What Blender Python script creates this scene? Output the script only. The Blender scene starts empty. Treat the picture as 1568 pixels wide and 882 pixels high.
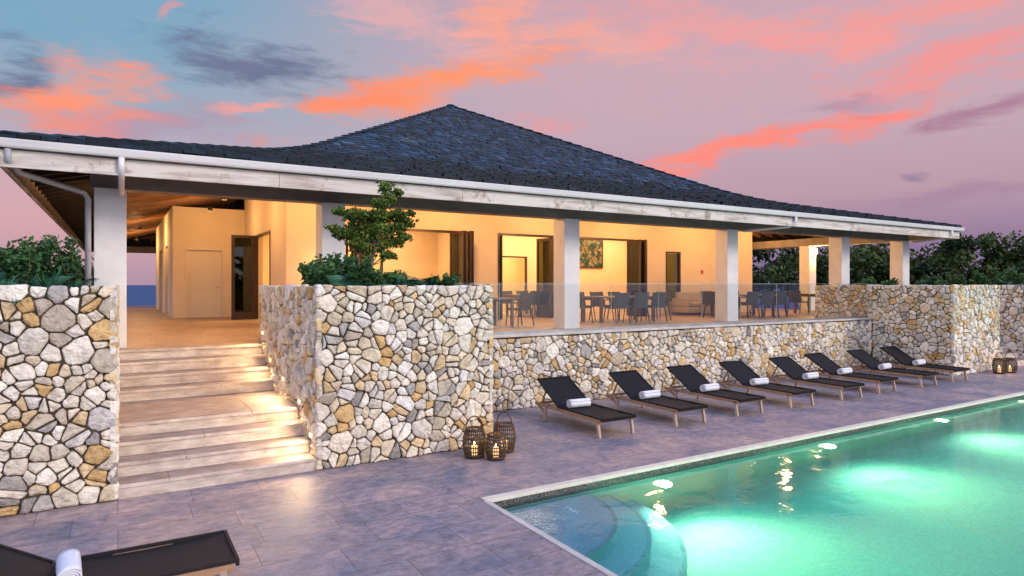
import bpy, math, random
import numpy as np
from mathutils import Vector, Matrix, Euler
rnd = random.Random(11)
nr = np.random.RandomState(5)
scene = bpy.context.scene
COL = scene.collection

def lin(r, g, b):
    f = lambda c: (c/255)/12.92 if c/255 <= .04045 else ((c/255+.055)/1.055)**2.4
    return (f(r), f(g), f(b), 1)

# ---------------------------------------------------------------- materials
def nmat(name):
    m = bpy.data.materials.new(name); m.use_nodes = True
    nt = m.node_tree
    return m, nt, nt.nodes['Principled BSDF']

def noisy(name, c1, c2, scale=4, rough=.6, bump=.2, bscale=None, stretch=(1,1,1), attr=False,
          bdist=.01, metal=0, lo=.35, hi=.65, sheen=0, spec=.5, rvar=.0, stain=None):
    m, nt, b = nmat(name)
    N = nt.nodes.new; L = nt.links.new
    tc = N('ShaderNodeTexCoord'); mp = N('ShaderNodeMapping'); mp.inputs['Scale'].default_value = stretch
    L(tc.outputs['Object'], mp.inputs[0])
    n = N('ShaderNodeTexNoise'); n.inputs['Scale'].default_value = scale; n.inputs['Detail'].default_value = 5
    n.inputs['Roughness'].default_value = .62
    L(mp.outputs[0], n.inputs['Vector'])
    r = N('ShaderNodeValToRGB'); r.color_ramp.elements[0].position = lo; r.color_ramp.elements[1].position = hi
    r.color_ramp.elements[0].color = (*c1[:3], 1); r.color_ramp.elements[1].color = (*c2[:3], 1)
    L(n.outputs['Fac'], r.inputs[0])
    out = r.outputs[0]
    if attr:
        a = N('ShaderNodeAttribute'); a.attribute_name = 'Col'
        mx = N('ShaderNodeMixRGB'); mx.blend_type = 'MULTIPLY'; mx.inputs[0].default_value = 1
        L(out, mx.inputs[1]); L(a.outputs['Color'], mx.inputs[2]); out = mx.outputs[0]
    if stain:
        n4 = N('ShaderNodeTexNoise'); n4.inputs['Scale'].default_value = stain[0]; n4.inputs['Detail'].default_value = 6; n4.inputs['Roughness'].default_value = .7
        L(tc.outputs['Object'], n4.inputs['Vector'])
        mr4 = N('ShaderNodeMapRange'); mr4.inputs[1].default_value = stain[1]; mr4.inputs[2].default_value = stain[2]; mr4.inputs[3].default_value = 0; mr4.inputs[4].default_value = stain[3]
        L(n4.outputs['Fac'], mr4.inputs[0])
        mx4 = N('ShaderNodeMixRGB'); L(mr4.outputs[0], mx4.inputs[0]); L(out, mx4.inputs[1]); mx4.inputs[2].default_value = (*stain[4], 1); out = mx4.outputs[0]
    L(out, b.inputs['Base Color'])
    b.inputs['Roughness'].default_value = rough
    b.inputs['Metallic'].default_value = metal
    b.inputs['Specular IOR Level'].default_value = spec
    if rvar:
        mr = N('ShaderNodeMapRange'); mr.inputs[3].default_value = rough-rvar; mr.inputs[4].default_value = rough+rvar
        L(n.outputs['Fac'], mr.inputs[0]); L(mr.outputs[0], b.inputs['Roughness'])
    if bump:
        n2 = N('ShaderNodeTexNoise'); n2.inputs['Scale'].default_value = bscale or scale*4; n2.inputs['Detail'].default_value = 5
        L(mp.outputs[0], n2.inputs['Vector'])
        bp = N('ShaderNodeBump'); bp.inputs['Strength'].default_value = bump; bp.inputs['Distance'].default_value = bdist
        L(n2.outputs['Fac'], bp.inputs['Height']); L(bp.outputs[0], b.inputs['Normal'])
    return m

def emis(name, col, s):
    m, nt, b = nmat(name)
    b.inputs['Base Color'].default_value = (*col[:3], 1)
    b.inputs['Emission Color'].default_value = (*col[:3], 1); b.inputs['Emission Strength'].default_value = s
    return m

M_stone = noisy('rubble_stone', (.68,.65,.61), (1.06,1.05,1.03), 8, .9, 1.0, 17, attr=True, bdist=.045, stain=(11,.56,.72,.45,(.52,.37,.20)), lo=.32, hi=.55, spec=.3)
M_mortar = noisy('mortar', (.030,.022,.015), (.09,.068,.045), 14, .95, .5, 50)
M_plaster = noisy('plaster_wall', (.72,.60,.44), (.78,.66,.50), 1.2, .8, .08, 60, bdist=.003)
M_white = noisy('column_plaster', (.70,.71,.72), (.78,.79,.80), 2.5, .75, .1, 60, bdist=.004)
M_door = noisy('painted_door', (.70,.62,.50), (.74,.66,.54), 2, .5, 0)
M_darkwood = noisy('dark_door_wood', (.030,.014,.008), (.06,.028,.014), 6, .4, .1, 30, stretch=(1,1,.15))
M_beam = noisy('beam_wood', (.20,.170,.15), (.30,.26,.235), 3, .7, .2, 20, stretch=(.3,1,1))
M_ceil = noisy('ceiling_wood', (.17,.08,.035), (.29,.14,.06), 3, .6, .2, 12, stretch=(.3,1,1))
M_soffit = noisy('soffit_wood', (.012,.009,.007), (.028,.020,.016), 4, .7, .2, 12)  # dark brown wood, with eave shade put into its near-black colour
M_slate = noisy('roof_slate', (.6,.6,.6), (1.25,1.25,1.25), 5, .5, .4, 30, attr=True, bdist=.006, rvar=.1, spec=.25)
M_gutter = noisy('gutter_paint', (.70,.70,.71), (.82,.82,.82), 1.5, .35, 0, stretch=(.4,1,3))
M_step = noisy('travertine_step', (.46,.37,.31), (.74,.64,.54), 3.5, .55, .25, 30, stretch=(1,1,3), bdist=.004, rvar=.1, stain=(5,.55,.7,.35,(.22,.15,.12)))
M_tread = noisy('travertine_tread', (.22,.155,.135), (.44,.34,.295), 3.0, .5, .25, 30, stretch=(1,2,1), bdist=.004, rvar=.1)
M_cap = noisy('coping_slab', (.46,.42,.38), (.64,.60,.54), 3, .5, .15, 30)
M_coping = noisy('pool_coping', (.66,.60,.47), (.80,.74,.60), 6, .5, .15, 40)
M_teak = noisy('teak', (.30,.16,.08), (.46,.27,.15), 6, .5, .15, 30, stretch=(4,.6,4))
M_teak_l = noisy('teak_legs', (.42,.30,.22), (.55,.41,.31), 6, .5, .1, 30)
M_towel = noisy('towel_cotton', (.72,.74,.78), (.86,.87,.90), 30, .95, .8, 260, bdist=.004)
M_wicker = noisy('wicker', (.035,.018,.010), (.09,.045,.022), 20, .6, .4, 80)
M_chair = noisy('woven_rope', (.030,.034,.040), (.075,.08,.085), 20, .8, .5, 120)
M_tabletop = noisy('table_wood', (.12,.07,.04), (.2,.12,.07), 5, .4, .1, 30, stretch=(.3,2,1))
M_bark = noisy('bark', (.10,.075,.055), (.20,.16,.12), 12, .9, .8, 40)
M_soil = noisy('soil', (.03,.022,.015), (.07,.05,.035), 6, 1, .8, 30)
M_terr = noisy('scrub_ground', (.025,.04,.015), (.10,.09,.05), .5, 1, .8, 3)
M_pipe = noisy('downpipe_metal', (.34,.36,.39), (.46,.48,.51), 3, .4, 0)
M_steel = noisy('steel', (.4,.4,.4), (.5,.5,.5), 3, .35, 0, metal=1)
M_red = noisy('red_plastic', (.5,.02,.015), (.55,.03,.02), 3, .4, 0)
M_fascia = noisy('weathered_fascia', (.46,.40,.35), (.72,.68,.63), 1.5, .7, .25, 25, stretch=(.6,1,5), lo=.36, hi=.54, stain=(2.6,.56,.68,.75,(.20,.13,.085)))

def sling():
    m, nt, b = nmat('sling_mesh'); N = nt.nodes.new; L = nt.links.new
    tc = N('ShaderNodeTexCoord')
    w = N('ShaderNodeTexWave'); w.inputs['Scale'].default_value = 38; w.bands_direction = 'X'
    w2 = N('ShaderNodeTexWave'); w2.inputs['Scale'].default_value = 38; w2.bands_direction = 'Y'
    L(tc.outputs['Object'], w.inputs[0]); L(tc.outputs['Object'], w2.inputs[0])
    mx = N('ShaderNodeMath'); mx.operation = 'MULTIPLY'; L(w.outputs['Fac'], mx.inputs[0]); L(w2.outputs['Fac'], mx.inputs[1])
    r = N('ShaderNodeValToRGB'); r.color_ramp.elements[0].color = (.009,.008,.009,1); r.color_ramp.elements[1].color = (.034,.031,.034,1)
    L(mx.outputs[0], r.inputs[0]); L(r.outputs[0], b.inputs['Base Color'])
    b.inputs['Roughness'].default_value = .7; b.inputs['Specular IOR Level'].default_value = .2
    return m
M_sling = sling()

def deck_mat(name, c, bw=1.22, bh=.61, k0=(.54,.63,.82), k1=(1.36,1.13,1.02)):
    m, nt, b = nmat(name); N = nt.nodes.new; L = nt.links.new
    tc = N('ShaderNodeTexCoord')
    br = N('ShaderNodeTexBrick'); br.inputs['Scale'].default_value = 1
    br.inputs['Brick Width'].default_value = bw; br.inputs['Row Height'].default_value = bh
    br.inputs['Mortar Size'].default_value = .0045; br.inputs['Mortar Smooth'].default_value = .2
    br.offset = .37; br.squash = .68; br.squash_frequency = 3; br.inputs['Bias'].default_value = 0
    br.inputs['Color1'].default_value = (*c[0], 1); br.inputs['Color2'].default_value = (*c[1], 1)
    br.inputs['Mortar'].default_value = (*[x*.55 for x in c[1]], 1)
    L(tc.outputs['Object'], br.inputs['Vector'])
    n = N('ShaderNodeTexNoise'); n.inputs['Scale'].default_value = 1.1; n.inputs['Detail'].default_value = 8; n.inputs['Roughness'].default_value = .72
    n.inputs['Distortion'].default_value = .5
    L(tc.outputs['Object'], n.inputs['Vector'])
    r = N('ShaderNodeValToRGB'); e = r.color_ramp.elements
    e[0].position = .38; e[0].color = (*k0,1); e[1].position = .64; e[1].color = (*k1,1)
    L(n.outputs['Fac'], r.inputs[0])
    mx = N('ShaderNodeMixRGB'); mx.blend_type = 'MULTIPLY'; mx.inputs[0].default_value = 1
    L(br.outputs['Color'], mx.inputs[1]); L(r.outputs[0], mx.inputs[2])
    n3 = N('ShaderNodeTexNoise'); n3.inputs['Scale'].default_value = 9; n3.inputs['Detail'].default_value = 8; n3.inputs['Roughness'].default_value = .8
    mp3 = N('ShaderNodeMapping'); mp3.inputs['Scale'].default_value = (.7,1.1,1); L(tc.outputs['Object'], mp3.inputs[0])
    L(mp3.outputs[0], n3.inputs['Vector'])
    r3 = N('ShaderNodeValToRGB'); e = r3.color_ramp.elements
    e[0].position = .36; e[0].color = (.52,.53,.58,1); e[1].position = .58; e[1].color = (1.18,1.15,1.12,1)
    L(n3.outputs['Fac'], r3.inputs[0])
    mx2 = N('ShaderNodeMixRGB'); mx2.blend_type = 'MULTIPLY'; mx2.inputs[0].default_value = 1
    L(mx.outputs[0], mx2.inputs[1]); L(r3.outputs[0], mx2.inputs[2])
    L(mx2.outputs[0], b.inputs['Base Color'])
    mr = N('ShaderNodeMapRange'); mr.inputs[3].default_value = .36; mr.inputs[4].default_value = .64
    L(n3.outputs['Fac'], mr.inputs[0]); L(mr.outputs[0], b.inputs['Roughness'])
    ad = N('ShaderNodeMath'); ad.operation = 'MULTIPLY_ADD'; ad.inputs[1].default_value = -1.2
    L(br.outputs['Fac'], ad.inputs[0]); L(n3.outputs['Fac'], ad.inputs[2])
    bp = N('ShaderNodeBump'); bp.inputs['Strength'].default_value = .45; bp.inputs['Distance'].default_value = .008
    L(ad.outputs[0], bp.inputs['Height']); L(bp.outputs[0], b.inputs['Normal'])
    return m
M_deck = deck_mat('deck_paving', ((.355,.305,.30), (.25,.235,.255)), 1.1, .55)
M_floor = deck_mat('terrace_floor', ((.46,.33,.24), (.38,.27,.20)), .9, .9, (.85,.85,.85), (1.1,1.05,1.0))

def pool_mat(name, c1, c2, s=28):
    m, nt, b = nmat(name); N = nt.nodes.new; L = nt.links.new
    tc = N('ShaderNodeTexCoord')
    v = N('ShaderNodeTexNoise'); v.inputs['Scale'].default_value = s
    L(tc.outputs['Object'], v.inputs['Vector'])
    r = N('ShaderNodeValToRGB'); r.color_ramp.elements[0].position = .35; r.color_ramp.elements[1].position = .65
    r.color_ramp.elements[0].color = (*c1, 1); r.color_ramp.elements[1].color = (*c2, 1)
    L(v.outputs['Fac'], r.inputs[0]); L(r.outputs[0], b.inputs['Base Color']); b.inputs['Roughness'].default_value = .5
    return m
M_pool = pool_mat('pool_plaster', (.30,.46,.40), (.38,.55,.48))
M_poolstep = pool_mat('pool_step_plaster', (.24,.44,.54), (.30,.50,.60))
M_mosaic = noisy('waterline_mosaic', (.02,.035,.04), (.20,.19,.15), 45, .3, .3, 90, lo=.45, hi=.6)

def water_mat():
    m, nt, b = nmat('pool_water'); N = nt.nodes.new; L = nt.links.new
    nt.nodes.remove(b); out = nt.nodes['Material Output']
    g = N('ShaderNodeBsdfRefraction'); g.inputs['IOR'].default_value = 1.33; g.inputs['Roughness'].default_value = .03
    g.inputs['Color'].default_value = (.92,1,1,1)
    gl = N('ShaderNodeBsdfGlossy'); gl.inputs['Roughness'].default_value = .06
    fr = N('ShaderNodeFresnel'); fr.inputs['IOR'].default_value = 1.33
    mx = N('ShaderNodeMixShader')
    tc = N('ShaderNodeTexCoord')
    n = N('ShaderNodeTexNoise'); n.inputs['Scale'].default_value = 1.5; n.inputs['Detail'].default_value = 3; n.inputs['Distortion'].default_value = .5
    L(tc.outputs['Object'], n.inputs['Vector'])
    bp = N('ShaderNodeBump'); bp.inputs['Strength'].default_value = .16; bp.inputs['Distance'].default_value = .08
    L(n.outputs['Fac'], bp.inputs['Height'])
    for s in (g, gl, fr): L(bp.outputs[0], s.inputs['Normal'])
    L(fr.outputs[0], mx.inputs[0]); L(g.outputs[0], mx.inputs[1]); L(gl.outputs[0], mx.inputs[2])
    L(mx.outputs[0], out.inputs['Surface'])
    va = N('ShaderNodeVolumeAbsorption'); va.inputs['Color'].default_value = (.02,.88,.84,1); va.inputs['Density'].default_value = .33
    L(va.outputs[0], out.inputs['Volume'])
    return m
M_water = water_mat()

def glass_mat(name, tint=(.93,.97,.97), f0=.05, f1=.5):
    m, nt, b = nmat(name); N = nt.nodes.new; L = nt.links.new
    nt.nodes.remove(b); out = nt.nodes['Material Output']
    t = N('ShaderNodeBsdfTransparent'); t.inputs[0].default_value = (*tint, 1)
    gl = N('ShaderNodeBsdfGlossy'); gl.inputs['Roughness'].default_value = .02
    lw = N('ShaderNodeLayerWeight'); lw.inputs['Blend'].default_value = .5
    pw = N('ShaderNodeMath'); pw.operation = 'POWER'; pw.inputs[1].default_value = 4.5; L(lw.outputs['Facing'], pw.inputs[0])
    ad = N('ShaderNodeMath'); ad.operation = 'MULTIPLY_ADD'; ad.inputs[1].default_value = f1; ad.inputs[2].default_value = f0; L(pw.outputs[0], ad.inputs[0])
    mx = N('ShaderNodeMixShader'); L(ad.outputs[0], mx.inputs[0]); L(t.outputs[0], mx.inputs[1]); L(gl.outputs[0], mx.inputs[2])
    L(mx.outputs[0], out.inputs['Surface'])
    return m
M_glass = glass_mat('balustrade_glass', (.92,.95,.95), .07, .35)
M_gedge = noisy('glass_edge', (.35,.50,.48), (.45,.60,.58), 5, .2, 0)
M_dglass = glass_mat('door_glass', (.30,.32,.15), .05, .5)

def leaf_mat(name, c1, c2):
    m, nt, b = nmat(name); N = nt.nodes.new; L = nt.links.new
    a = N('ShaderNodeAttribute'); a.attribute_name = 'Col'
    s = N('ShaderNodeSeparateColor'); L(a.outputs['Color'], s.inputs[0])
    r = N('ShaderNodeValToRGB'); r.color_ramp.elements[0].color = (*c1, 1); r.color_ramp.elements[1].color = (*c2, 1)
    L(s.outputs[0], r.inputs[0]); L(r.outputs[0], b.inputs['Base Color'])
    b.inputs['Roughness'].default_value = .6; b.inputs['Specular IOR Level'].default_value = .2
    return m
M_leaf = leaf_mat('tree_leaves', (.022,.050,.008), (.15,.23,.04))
M_shrub = leaf_mat('shrub_leaves', (.008,.040,.014), (.07,.17,.05))
M_palm = leaf_mat('palm_blades', (.010,.06,.032), (.07,.20,.11))
M_far = leaf_mat('background_leaves', (.010,.026,.008), (.085,.125,.032))
M_sea = noisy('sea_water', (.004,.045,.14), (.008,.07,.19), .02, .55, .3, .3, spec=.15)

# ---------------------------------------------------------------- mesh builder
class MB:
    def __init__(s): s.v = []; s.f = []; s.m = []; s.c = []
    def face(s, pts, m=0, c=(1,1,1)):
        k = len(s.v); s.v += [tuple(p) for p in pts]; s.f.append(tuple(range(k, k+len(pts)))); s.m.append(m); s.c.append(c)
    def add(s, vs, fs, m=0, c=(1,1,1)):
        k = len(s.v); s.v += [tuple(p) for p in vs]
        for f in fs: s.f.append(tuple(i+k for i in f)); s.m.append(m); s.c.append(c)
    def box(s, lo, hi, m=0, M=None, c=(1,1,1)):
        x0,y0,z0 = lo; x1,y1,z1 = hi
        vs = [Vector(p) for p in ((x0,y0,z0),(x1,y0,z0),(x1,y1,z0),(x0,y1,z0),(x0,y0,z1),(x1,y0,z1),(x1,y1,z1),(x0,y1,z1))]
        if M is not None: vs = [M @ p for p in vs]
        s.add(vs, [(0,3,2,1),(4,5,6,7),(0,1,5,4),(1,2,6,5),(2,3,7,6),(3,0,4,7)], m, c)
    def bar(s, p0, p1, w, h, m=0, up=Vector((0,0,1))):
        p0 = Vector(p0); p1 = Vector(p1); d = (p1-p0); L = d.length; d.normalize()
        x = d.cross(up)
        if x.length < 1e-4: x = Vector((1,0,0))
        x.normalize(); z = x.cross(d)
        M = Matrix((( x.x,d.x,z.x,p0.x),(x.y,d.y,z.y,p0.y),(x.z,d.z,z.z,p0.z),(0,0,0,1)))
        s.box((-w/2,0,-h/2),(w/2,L,h/2), m, M)
    def tube(s, pts, rs, n=8, m=0, cap=True):
        pts = [Vector(p) for p in pts]; k = len(s.v); prev = None
        for i,p in enumerate(pts):
            d = (pts[min(i+1,len(pts)-1)]-pts[max(i-1,0)]).normalized()
            a = Vector((1,0,0)) if prev is None else prev
            if abs(a.dot(d)) > .95: a = Vector((0,1,0))
            x = (a - d*a.dot(d)).normalized(); prev = x; y = d.cross(x)
            r = rs[i] if hasattr(rs,'__len__') else rs
            for j in range(n):
                t = 2*math.pi*j/n; s.v.append(tuple(p + x*math.cos(t)*r + y*math.sin(t)*r))
        for i in range(len(pts)-1):
            for j in range(n):
                a=k+i*n+j; b=k+i*n+(j+1)%n
                s.f.append((a,b,b+n,a+n)); s.m.append(m); s.c.append((1,1,1))
        if cap:
            s.f.append(tuple(range(k+n-1,k-1,-1))); s.m.append(m); s.c.append((1,1,1))
            e = k+(len(pts)-1)*n
            s.f.append(tuple(range(e,e+n))); s.m.append(m); s.c.append((1,1,1))
    def lathe(s, prof, n=24, m=0, ctr=(0,0,0)):
        k=len(s.v)
        for r,z in prof:
            for j in range(n):
                t=2*math.pi*j/n; s.v.append((ctr[0]+r*math.cos(t),ctr[1]+r*math.sin(t),ctr[2]+z))
        for i in range(len(prof)-1):
            for j in range(n):
                a=k+i*n+j;b=k+i*n+(j+1)%n; s.f.append((a,b,b+n,a+n)); s.m.append(m); s.c.append((1,1,1))
    def mesh(s, name, mats, smooth=False):
        me = bpy.data.meshes.new(name); me.from_pydata(s.v, [], s.f)
        for mt in mats: me.materials.append(mt)
        me.polygons.foreach_set('material_index', s.m)
        a = me.attributes.new('Col','FLOAT_COLOR','FACE')
        a.data.foreach_set('color', np.array([(*c[:3],1) for c in s.c],dtype=np.float32).ravel())
        if smooth: me.polygons.foreach_set('use_smooth',[True]*len(s.f))
        me.update(); return me
    def build(s, name, mats, parent=None, smooth=False, bevel=0, loc=None):
        if not isinstance(mats,(list,tuple)): mats=[mats]
        return place(s.mesh(name,mats,smooth), name, parent, bevel=bevel, loc=loc)

def place(me, name, parent=None, loc=None, rz=0, bevel=0, scale=None):
    o = bpy.data.objects.new(name, me); COL.objects.link(o)
    if parent is not None: o.parent = parent
    if loc is not None: o.location = loc
    o.rotation_euler[2] = rz
    if scale: o.scale = scale
    if bevel:
        b = o.modifiers.new('bevel','BEVEL'); b.width = bevel; b.segments = 2; b.limit_method='ANGLE'
    return o
def empty(name, loc=(0,0,0)):
    o = bpy.data.objects.new(name, None); o.location = loc; COL.objects.link(o); return o
def onebox(name, lo, hi, mat, parent=None, bevel=0):
    b = MB(); b.box(lo,hi); return b.build(name,mat,parent,bevel=bevel)
def light(name, typ, loc, power, col, parent=None, rot=None, target=None, **kw):
    l = bpy.data.lights.new(name, typ); l.energy = power; l.color = col[:3]
    for k,v in kw.items(): setattr(l,k,v)
    o = bpy.data.objects.new(name,l); COL.objects.link(o); o.location = loc
    if target is not None:
        o.rotation_euler = (Vector(target)-Vector(loc)).to_track_quat('-Z','Y').to_euler()
    if parent is not None:
        o.parent = parent
    return o

# ---------------------------------------------------------------- rubble stone walls
def clip(P, nx, ny, d):
    out=[]; n=len(P)
    for i in range(n):
        a=P[i]; b=P[(i+1)%n]
        da=a[0]*nx+a[1]*ny-d; db=b[0]*nx+b[1]*ny-d
        if da<=0: out.append(a)
        if (da<0<db) or (db<0<da):
            t=da/(da-db); out.append((a[0]+(b[0]-a[0])*t,a[1]+(b[1]-a[1])*t))
    return out
PAL = [((.80,.725,.59),28),((.87,.82,.71),30),((.78,.67,.49),14),((.70,.47,.21),8),((.76,.58,.34),9),
       ((.57,.50,.39),4),((.38,.355,.33),3),((.50,.475,.44),4),((.80,.77,.72),9)]
PALX = [c for c,w in PAL for _ in range(w)]
def emit_stone(mb,P,o,u,n,up):
    if len(P)<3: return
    cx=sum(p[0] for p in P)/len(P); cy=sum(p[1] for p in P)/len(P)
    if max(math.hypot(p[0]-cx,p[1]-cy) for p in P)<.022: return
    Q=[]
    for k in range(len(P)):
        a=P[k];b=P[(k+1)%len(P)]; L=math.hypot(a[0]-b[0],a[1]-b[1])
        if L<.010: Q.append(((a[0]+b[0])/2,(a[1]+b[1])/2)); continue
        t=min(.22,.012/L+.03); j=lambda:rnd.uniform(-.006,.006)
        Q.append((a[0]+(b[0]-a[0])*t+j(),a[1]+(b[1]-a[1])*t+j()))
        if L>.06: m=rnd.uniform(.35,.65); Q.append((a[0]+(b[0]-a[0])*m+j(),a[1]+(b[1]-a[1])*m+j()))
        Q.append((a[0]+(b[0]-a[0])*(1-t)+j(),a[1]+(b[1]-a[1])*(1-t)+j()))
    if len(Q)<3: return
    base=rnd.uniform(-.024,.010); tx=rnd.uniform(-.18,.18); ty=rnd.uniform(-.18,.18)
    def W3(p,h): return o+u*p[0]+up*p[1]+n*h
    def hh(p): return max(-.034,min(.024,base+(p[0]-cx)*tx+(p[1]-cy)*ty))
    def inset(dist,fr):
        out=[]
        for p in Q:
            r=max(.03,math.hypot(p[0]-cx,p[1]-cy)); f=max(.4,1-dist/r-fr); out.append((cx+(p[0]-cx)*f,cy+(p[1]-cy)*f))
        return out
    i1=inset(.009,.02); i2=inset(.024,.12)
    r0=[W3(p,-.075) for p in Q]; r1=[W3(p,hh(p)-.018) for p in Q]
    r2=[W3(p,hh(p)-.003+rnd.uniform(-.003,.003)) for p in i1]
    r3=[W3(p,hh(p)+.004+rnd.uniform(-.005,.005)) for p in i2]
    c0=rnd.choice(PALX); f=rnd.uniform(.80,1.1); c=tuple(min(.92,q*f) for q in c0)
    k=len(Q); vs=r0+r1+r2+r3+[W3((cx+rnd.uniform(-.02,.02),cy+rnd.uniform(-.02,.02)),hh((cx,cy))+rnd.uniform(.0,.014))]
    fs=[]
    for q in range(k):
        q2=(q+1)%k
        fs+=[(q,q2,k+q2,k+q),(k+q,k+q2,2*k+q2,2*k+q),(2*k+q,2*k+q2,3*k+q2,3*k+q),(3*k+q,3*k+q2,4*k)]
    mb.add(vs,fs,0,c)
def stone_panel(mb, o, u, n, W, H):
    o=Vector(o); u=Vector(u); n=Vector(n); up=Vector((0,0,1))
    pts=[]; rad=[]
    tries=int(W*H*560)
    grid={}
    for _ in range(tries):
        r=rnd.choice((.04,.05,.065,.08,.095,.11,.125,.145))
        x=rnd.uniform(.03,W-.03); y=rnd.uniform(.03,H-.03); ok=True
        gx,gy=int(x/.3),int(y/.3)
        for i in (-1,0,1):
            for j in (-1,0,1):
                for q in grid.get((gx+i,gy+j),()):
                    if (pts[q][0]-x)**2+((pts[q][1]-y)*1.15)**2 < (r+rad[q])**2: ok=False;break
                if not ok:break
            if not ok:break
        if ok:
            grid.setdefault((gx,gy),[]).append(len(pts)); pts.append((x,y)); rad.append(r)
    A=np.array(pts); R=np.array(rad)
    for i,(x,y) in enumerate(pts):
        d2=((A-A[i])**2).sum(1); idx=np.argsort(d2)[1:24]
        g=.004+rnd.random()*.006
        P=[(g,g),(W-g,g),(W-g,H-g+rnd.uniform(-.02,.012)),(g,H-g+rnd.uniform(-.02,.012))]
        for j in idx:
            D=math.sqrt(d2[j]); nx=(A[j][0]-x)/D; ny=(A[j][1]-y)/D
            key=((int(min(x,A[j][0])*977)*31+int(max(x,A[j][0])*977)*17+int((y+A[j][1])*613))%1000)/1000-.5
            a=key*.5; ca,sa=math.cos(a),math.sin(a); mx_=(x+A[j][0])/2; my_=(y+A[j][1])/2
            w=(R[i]**2-R[j]**2)/(2*D); qx=mx_+nx*w; qy=my_+ny*w
            nx2,ny2=nx*ca-ny*sa,nx*sa+ny*ca
            P=clip(P,nx2,ny2,qx*nx2+qy*ny2-g)
            if len(P)<3: break
        if len(P)<3: continue
        xs=[p[0] for p in P]; ysq=[p[1] for p in P]
        cx=sum(xs)/len(P); cy=sum(ysq)/len(P); sz=max(max(xs)-min(xs),max(ysq)-min(ysq))
        if sz>.20 and rnd.random()<.5:
            a=rnd.uniform(0,math.pi) if max(xs)-min(xs)<1.3*(max(ysq)-min(ysq)) else rnd.uniform(-.6,.6)
            nx,ny=math.cos(a),math.sin(a); off=cx*nx+cy*ny+rnd.uniform(-.03,.03)
            emit_stone(mb,clip(P,nx,ny,off-g),o,u,n,up); emit_stone(mb,clip(P,-nx,-ny,-off-g),o,u,n,up)
        else: emit_stone(mb,P,o,u,n,up)

def stone_wall(name, core, panels):
    e=MB()
    for lo,hi in core: e.box(lo,hi,1)
    for p in panels: stone_panel(e,*p)
    return e.build(name,[M_stone,M_mortar])

H=2.5; FZ=1.41; YF=8.74; YT=11.0; YB=12.9
d=.045
X=(1,0,0); Yv=(0,1,0)
stone_wall('stone_wall',[((-6,YF+d,0),(-d,YF+.4,H-.03)),((-.4,YF+.4,0),(-d,YB-.02,H-.03)),((-6,YF+.4,0),(-.4,YB-.02,2.3))],
  [((-4,YF,0),X,(0,-1,0),4,H),((0,YF,0),Yv,(1,0,0),YB-YF-.02,H)])
stone_wall('stone_planter',[((2.27+d,YF+d,0),(5.01-d,YF+.36,H-.03)),((2.27+d,YF+.36,0),(2.6,YB-.02,H-.03)),((4.68,YF+.36,0),(5.01-d,YB-.02,H-.03)),((2.6,YF+.36,0),(4.68,YB-.02,2.3))],
  [((2.27,YF,0),X,(0,-1,0),2.74,H),((2.27,YF,0),Yv,(-1,0,0),YB-YF-.02,H),((5.01,YF,0),Yv,(1,0,0),YT-YF,H),((5.01,YT,FZ),Yv,(1,0,0),YB-YT-.02,H-FZ)])
stone_wall('terrace_wall',[((5.01,YT+d,0),(19.54,YT+.3,1.44))],[((5.02,YT,0),X,(0,-1,0),14.50,1.44)])
stone_wall('stone_planter',[((19.5+d,YF+d,0),(22.24-d,YF+.36,H-.03)),((19.5+d,YF+.36,0),(19.84,YB-.02,H-.03)),((21.9,YF+.36,0),(22.24-d,YB-.02,H-.03)),((19.84,YF+.36,0),(21.9,YB-.02,2.3))],
  [((19.5,YF,0),X,(0,-1,0),2.74,H),((19.5,YF,0),Yv,(-1,0,0),YT-YF,H),((19.5,YT,FZ),Yv,(-1,0,0),YB-YT-.02,H-FZ),((22.24,YF,0),Yv,(1,0,0),YB-YF-.02,H)])
stone_wall('stone_wall',[((24.5+d,YF+d,0),(34,YB,H-.03))],[((24.5,YF,0),X,(0,-1,0),6,H),((24.5,YF,0),Yv,(-1,0,0),YB-YF,H)])

def stairs(x0,x1,name):
    e=MB(); ys=[8.78,9.10,9.42,9.74,11.5,11.85,12.2,12.55]; r=FZ/8
    for i,y in enumerate(ys):
        e.box((x0,y,i*r),(x1,12.89,(i+1)*r-.045),0)
        yb = ys[i+1] if i<7 else 12.89
        xs=[x0]+sorted(rnd.uniform(x0+.4,x1-.4) for _ in range(1))+[x1]
        for a,b in zip(xs[:-1],xs[1:]):
            e.box((a+.002,y-.02,(i+1)*r-.045),(b-.002,yb-.002 if i<7 else 12.89,(i+1)*r),0)
            e.m[-5]=1
    return e.build(name,[M_step,M_tread],bevel=.005)
stairs(.0,2.27,'stone_stairs'); stairs(22.24,24.5,'stone_stairs')

# ---------------------------------------------------------------- ground, pool, sea
PX0,PX1,PY0,PY1=3.64,34.,-7.,6.53
e=MB()
def rect(e,x0,y0,x1,y1,z,m=0): e.face([(x0,y0,z),(x1,y0,z),(x1,y1,z),(x0,y1,z)],m)
rect(e,-14,-12,PX0,13,0); rect(e,PX0,PY1,40,13,0); rect(e,PX1,-12,40,PY1,0); rect(e,PX0,-12,PX1,PY0,0)
e.build('deck_paving',M_deck)
e=MB()
B=(-14,-12,40,42); zo=-9
i=[(B[0],B[1]),(B[2],B[1]),(B[2],B[3]),(B[0],B[3])]; o2=[(B[0]-70,B[1]-70),(B[2]+70,B[1]-70),(B[2]+70,B[3]+70),(B[0]-70,B[3]+70)]
for k in range(4):
    a,b=i[k],i[(k+1)%4]; c,dd=o2[(k+1)%4],o2[k]
    e.face([(*a,-.02),(*dd,zo),(*c,zo),(*b,-.02)])
rect(e,-14,13,40,42,-.02)
e.build('hillside_ground',M_terr)
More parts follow.
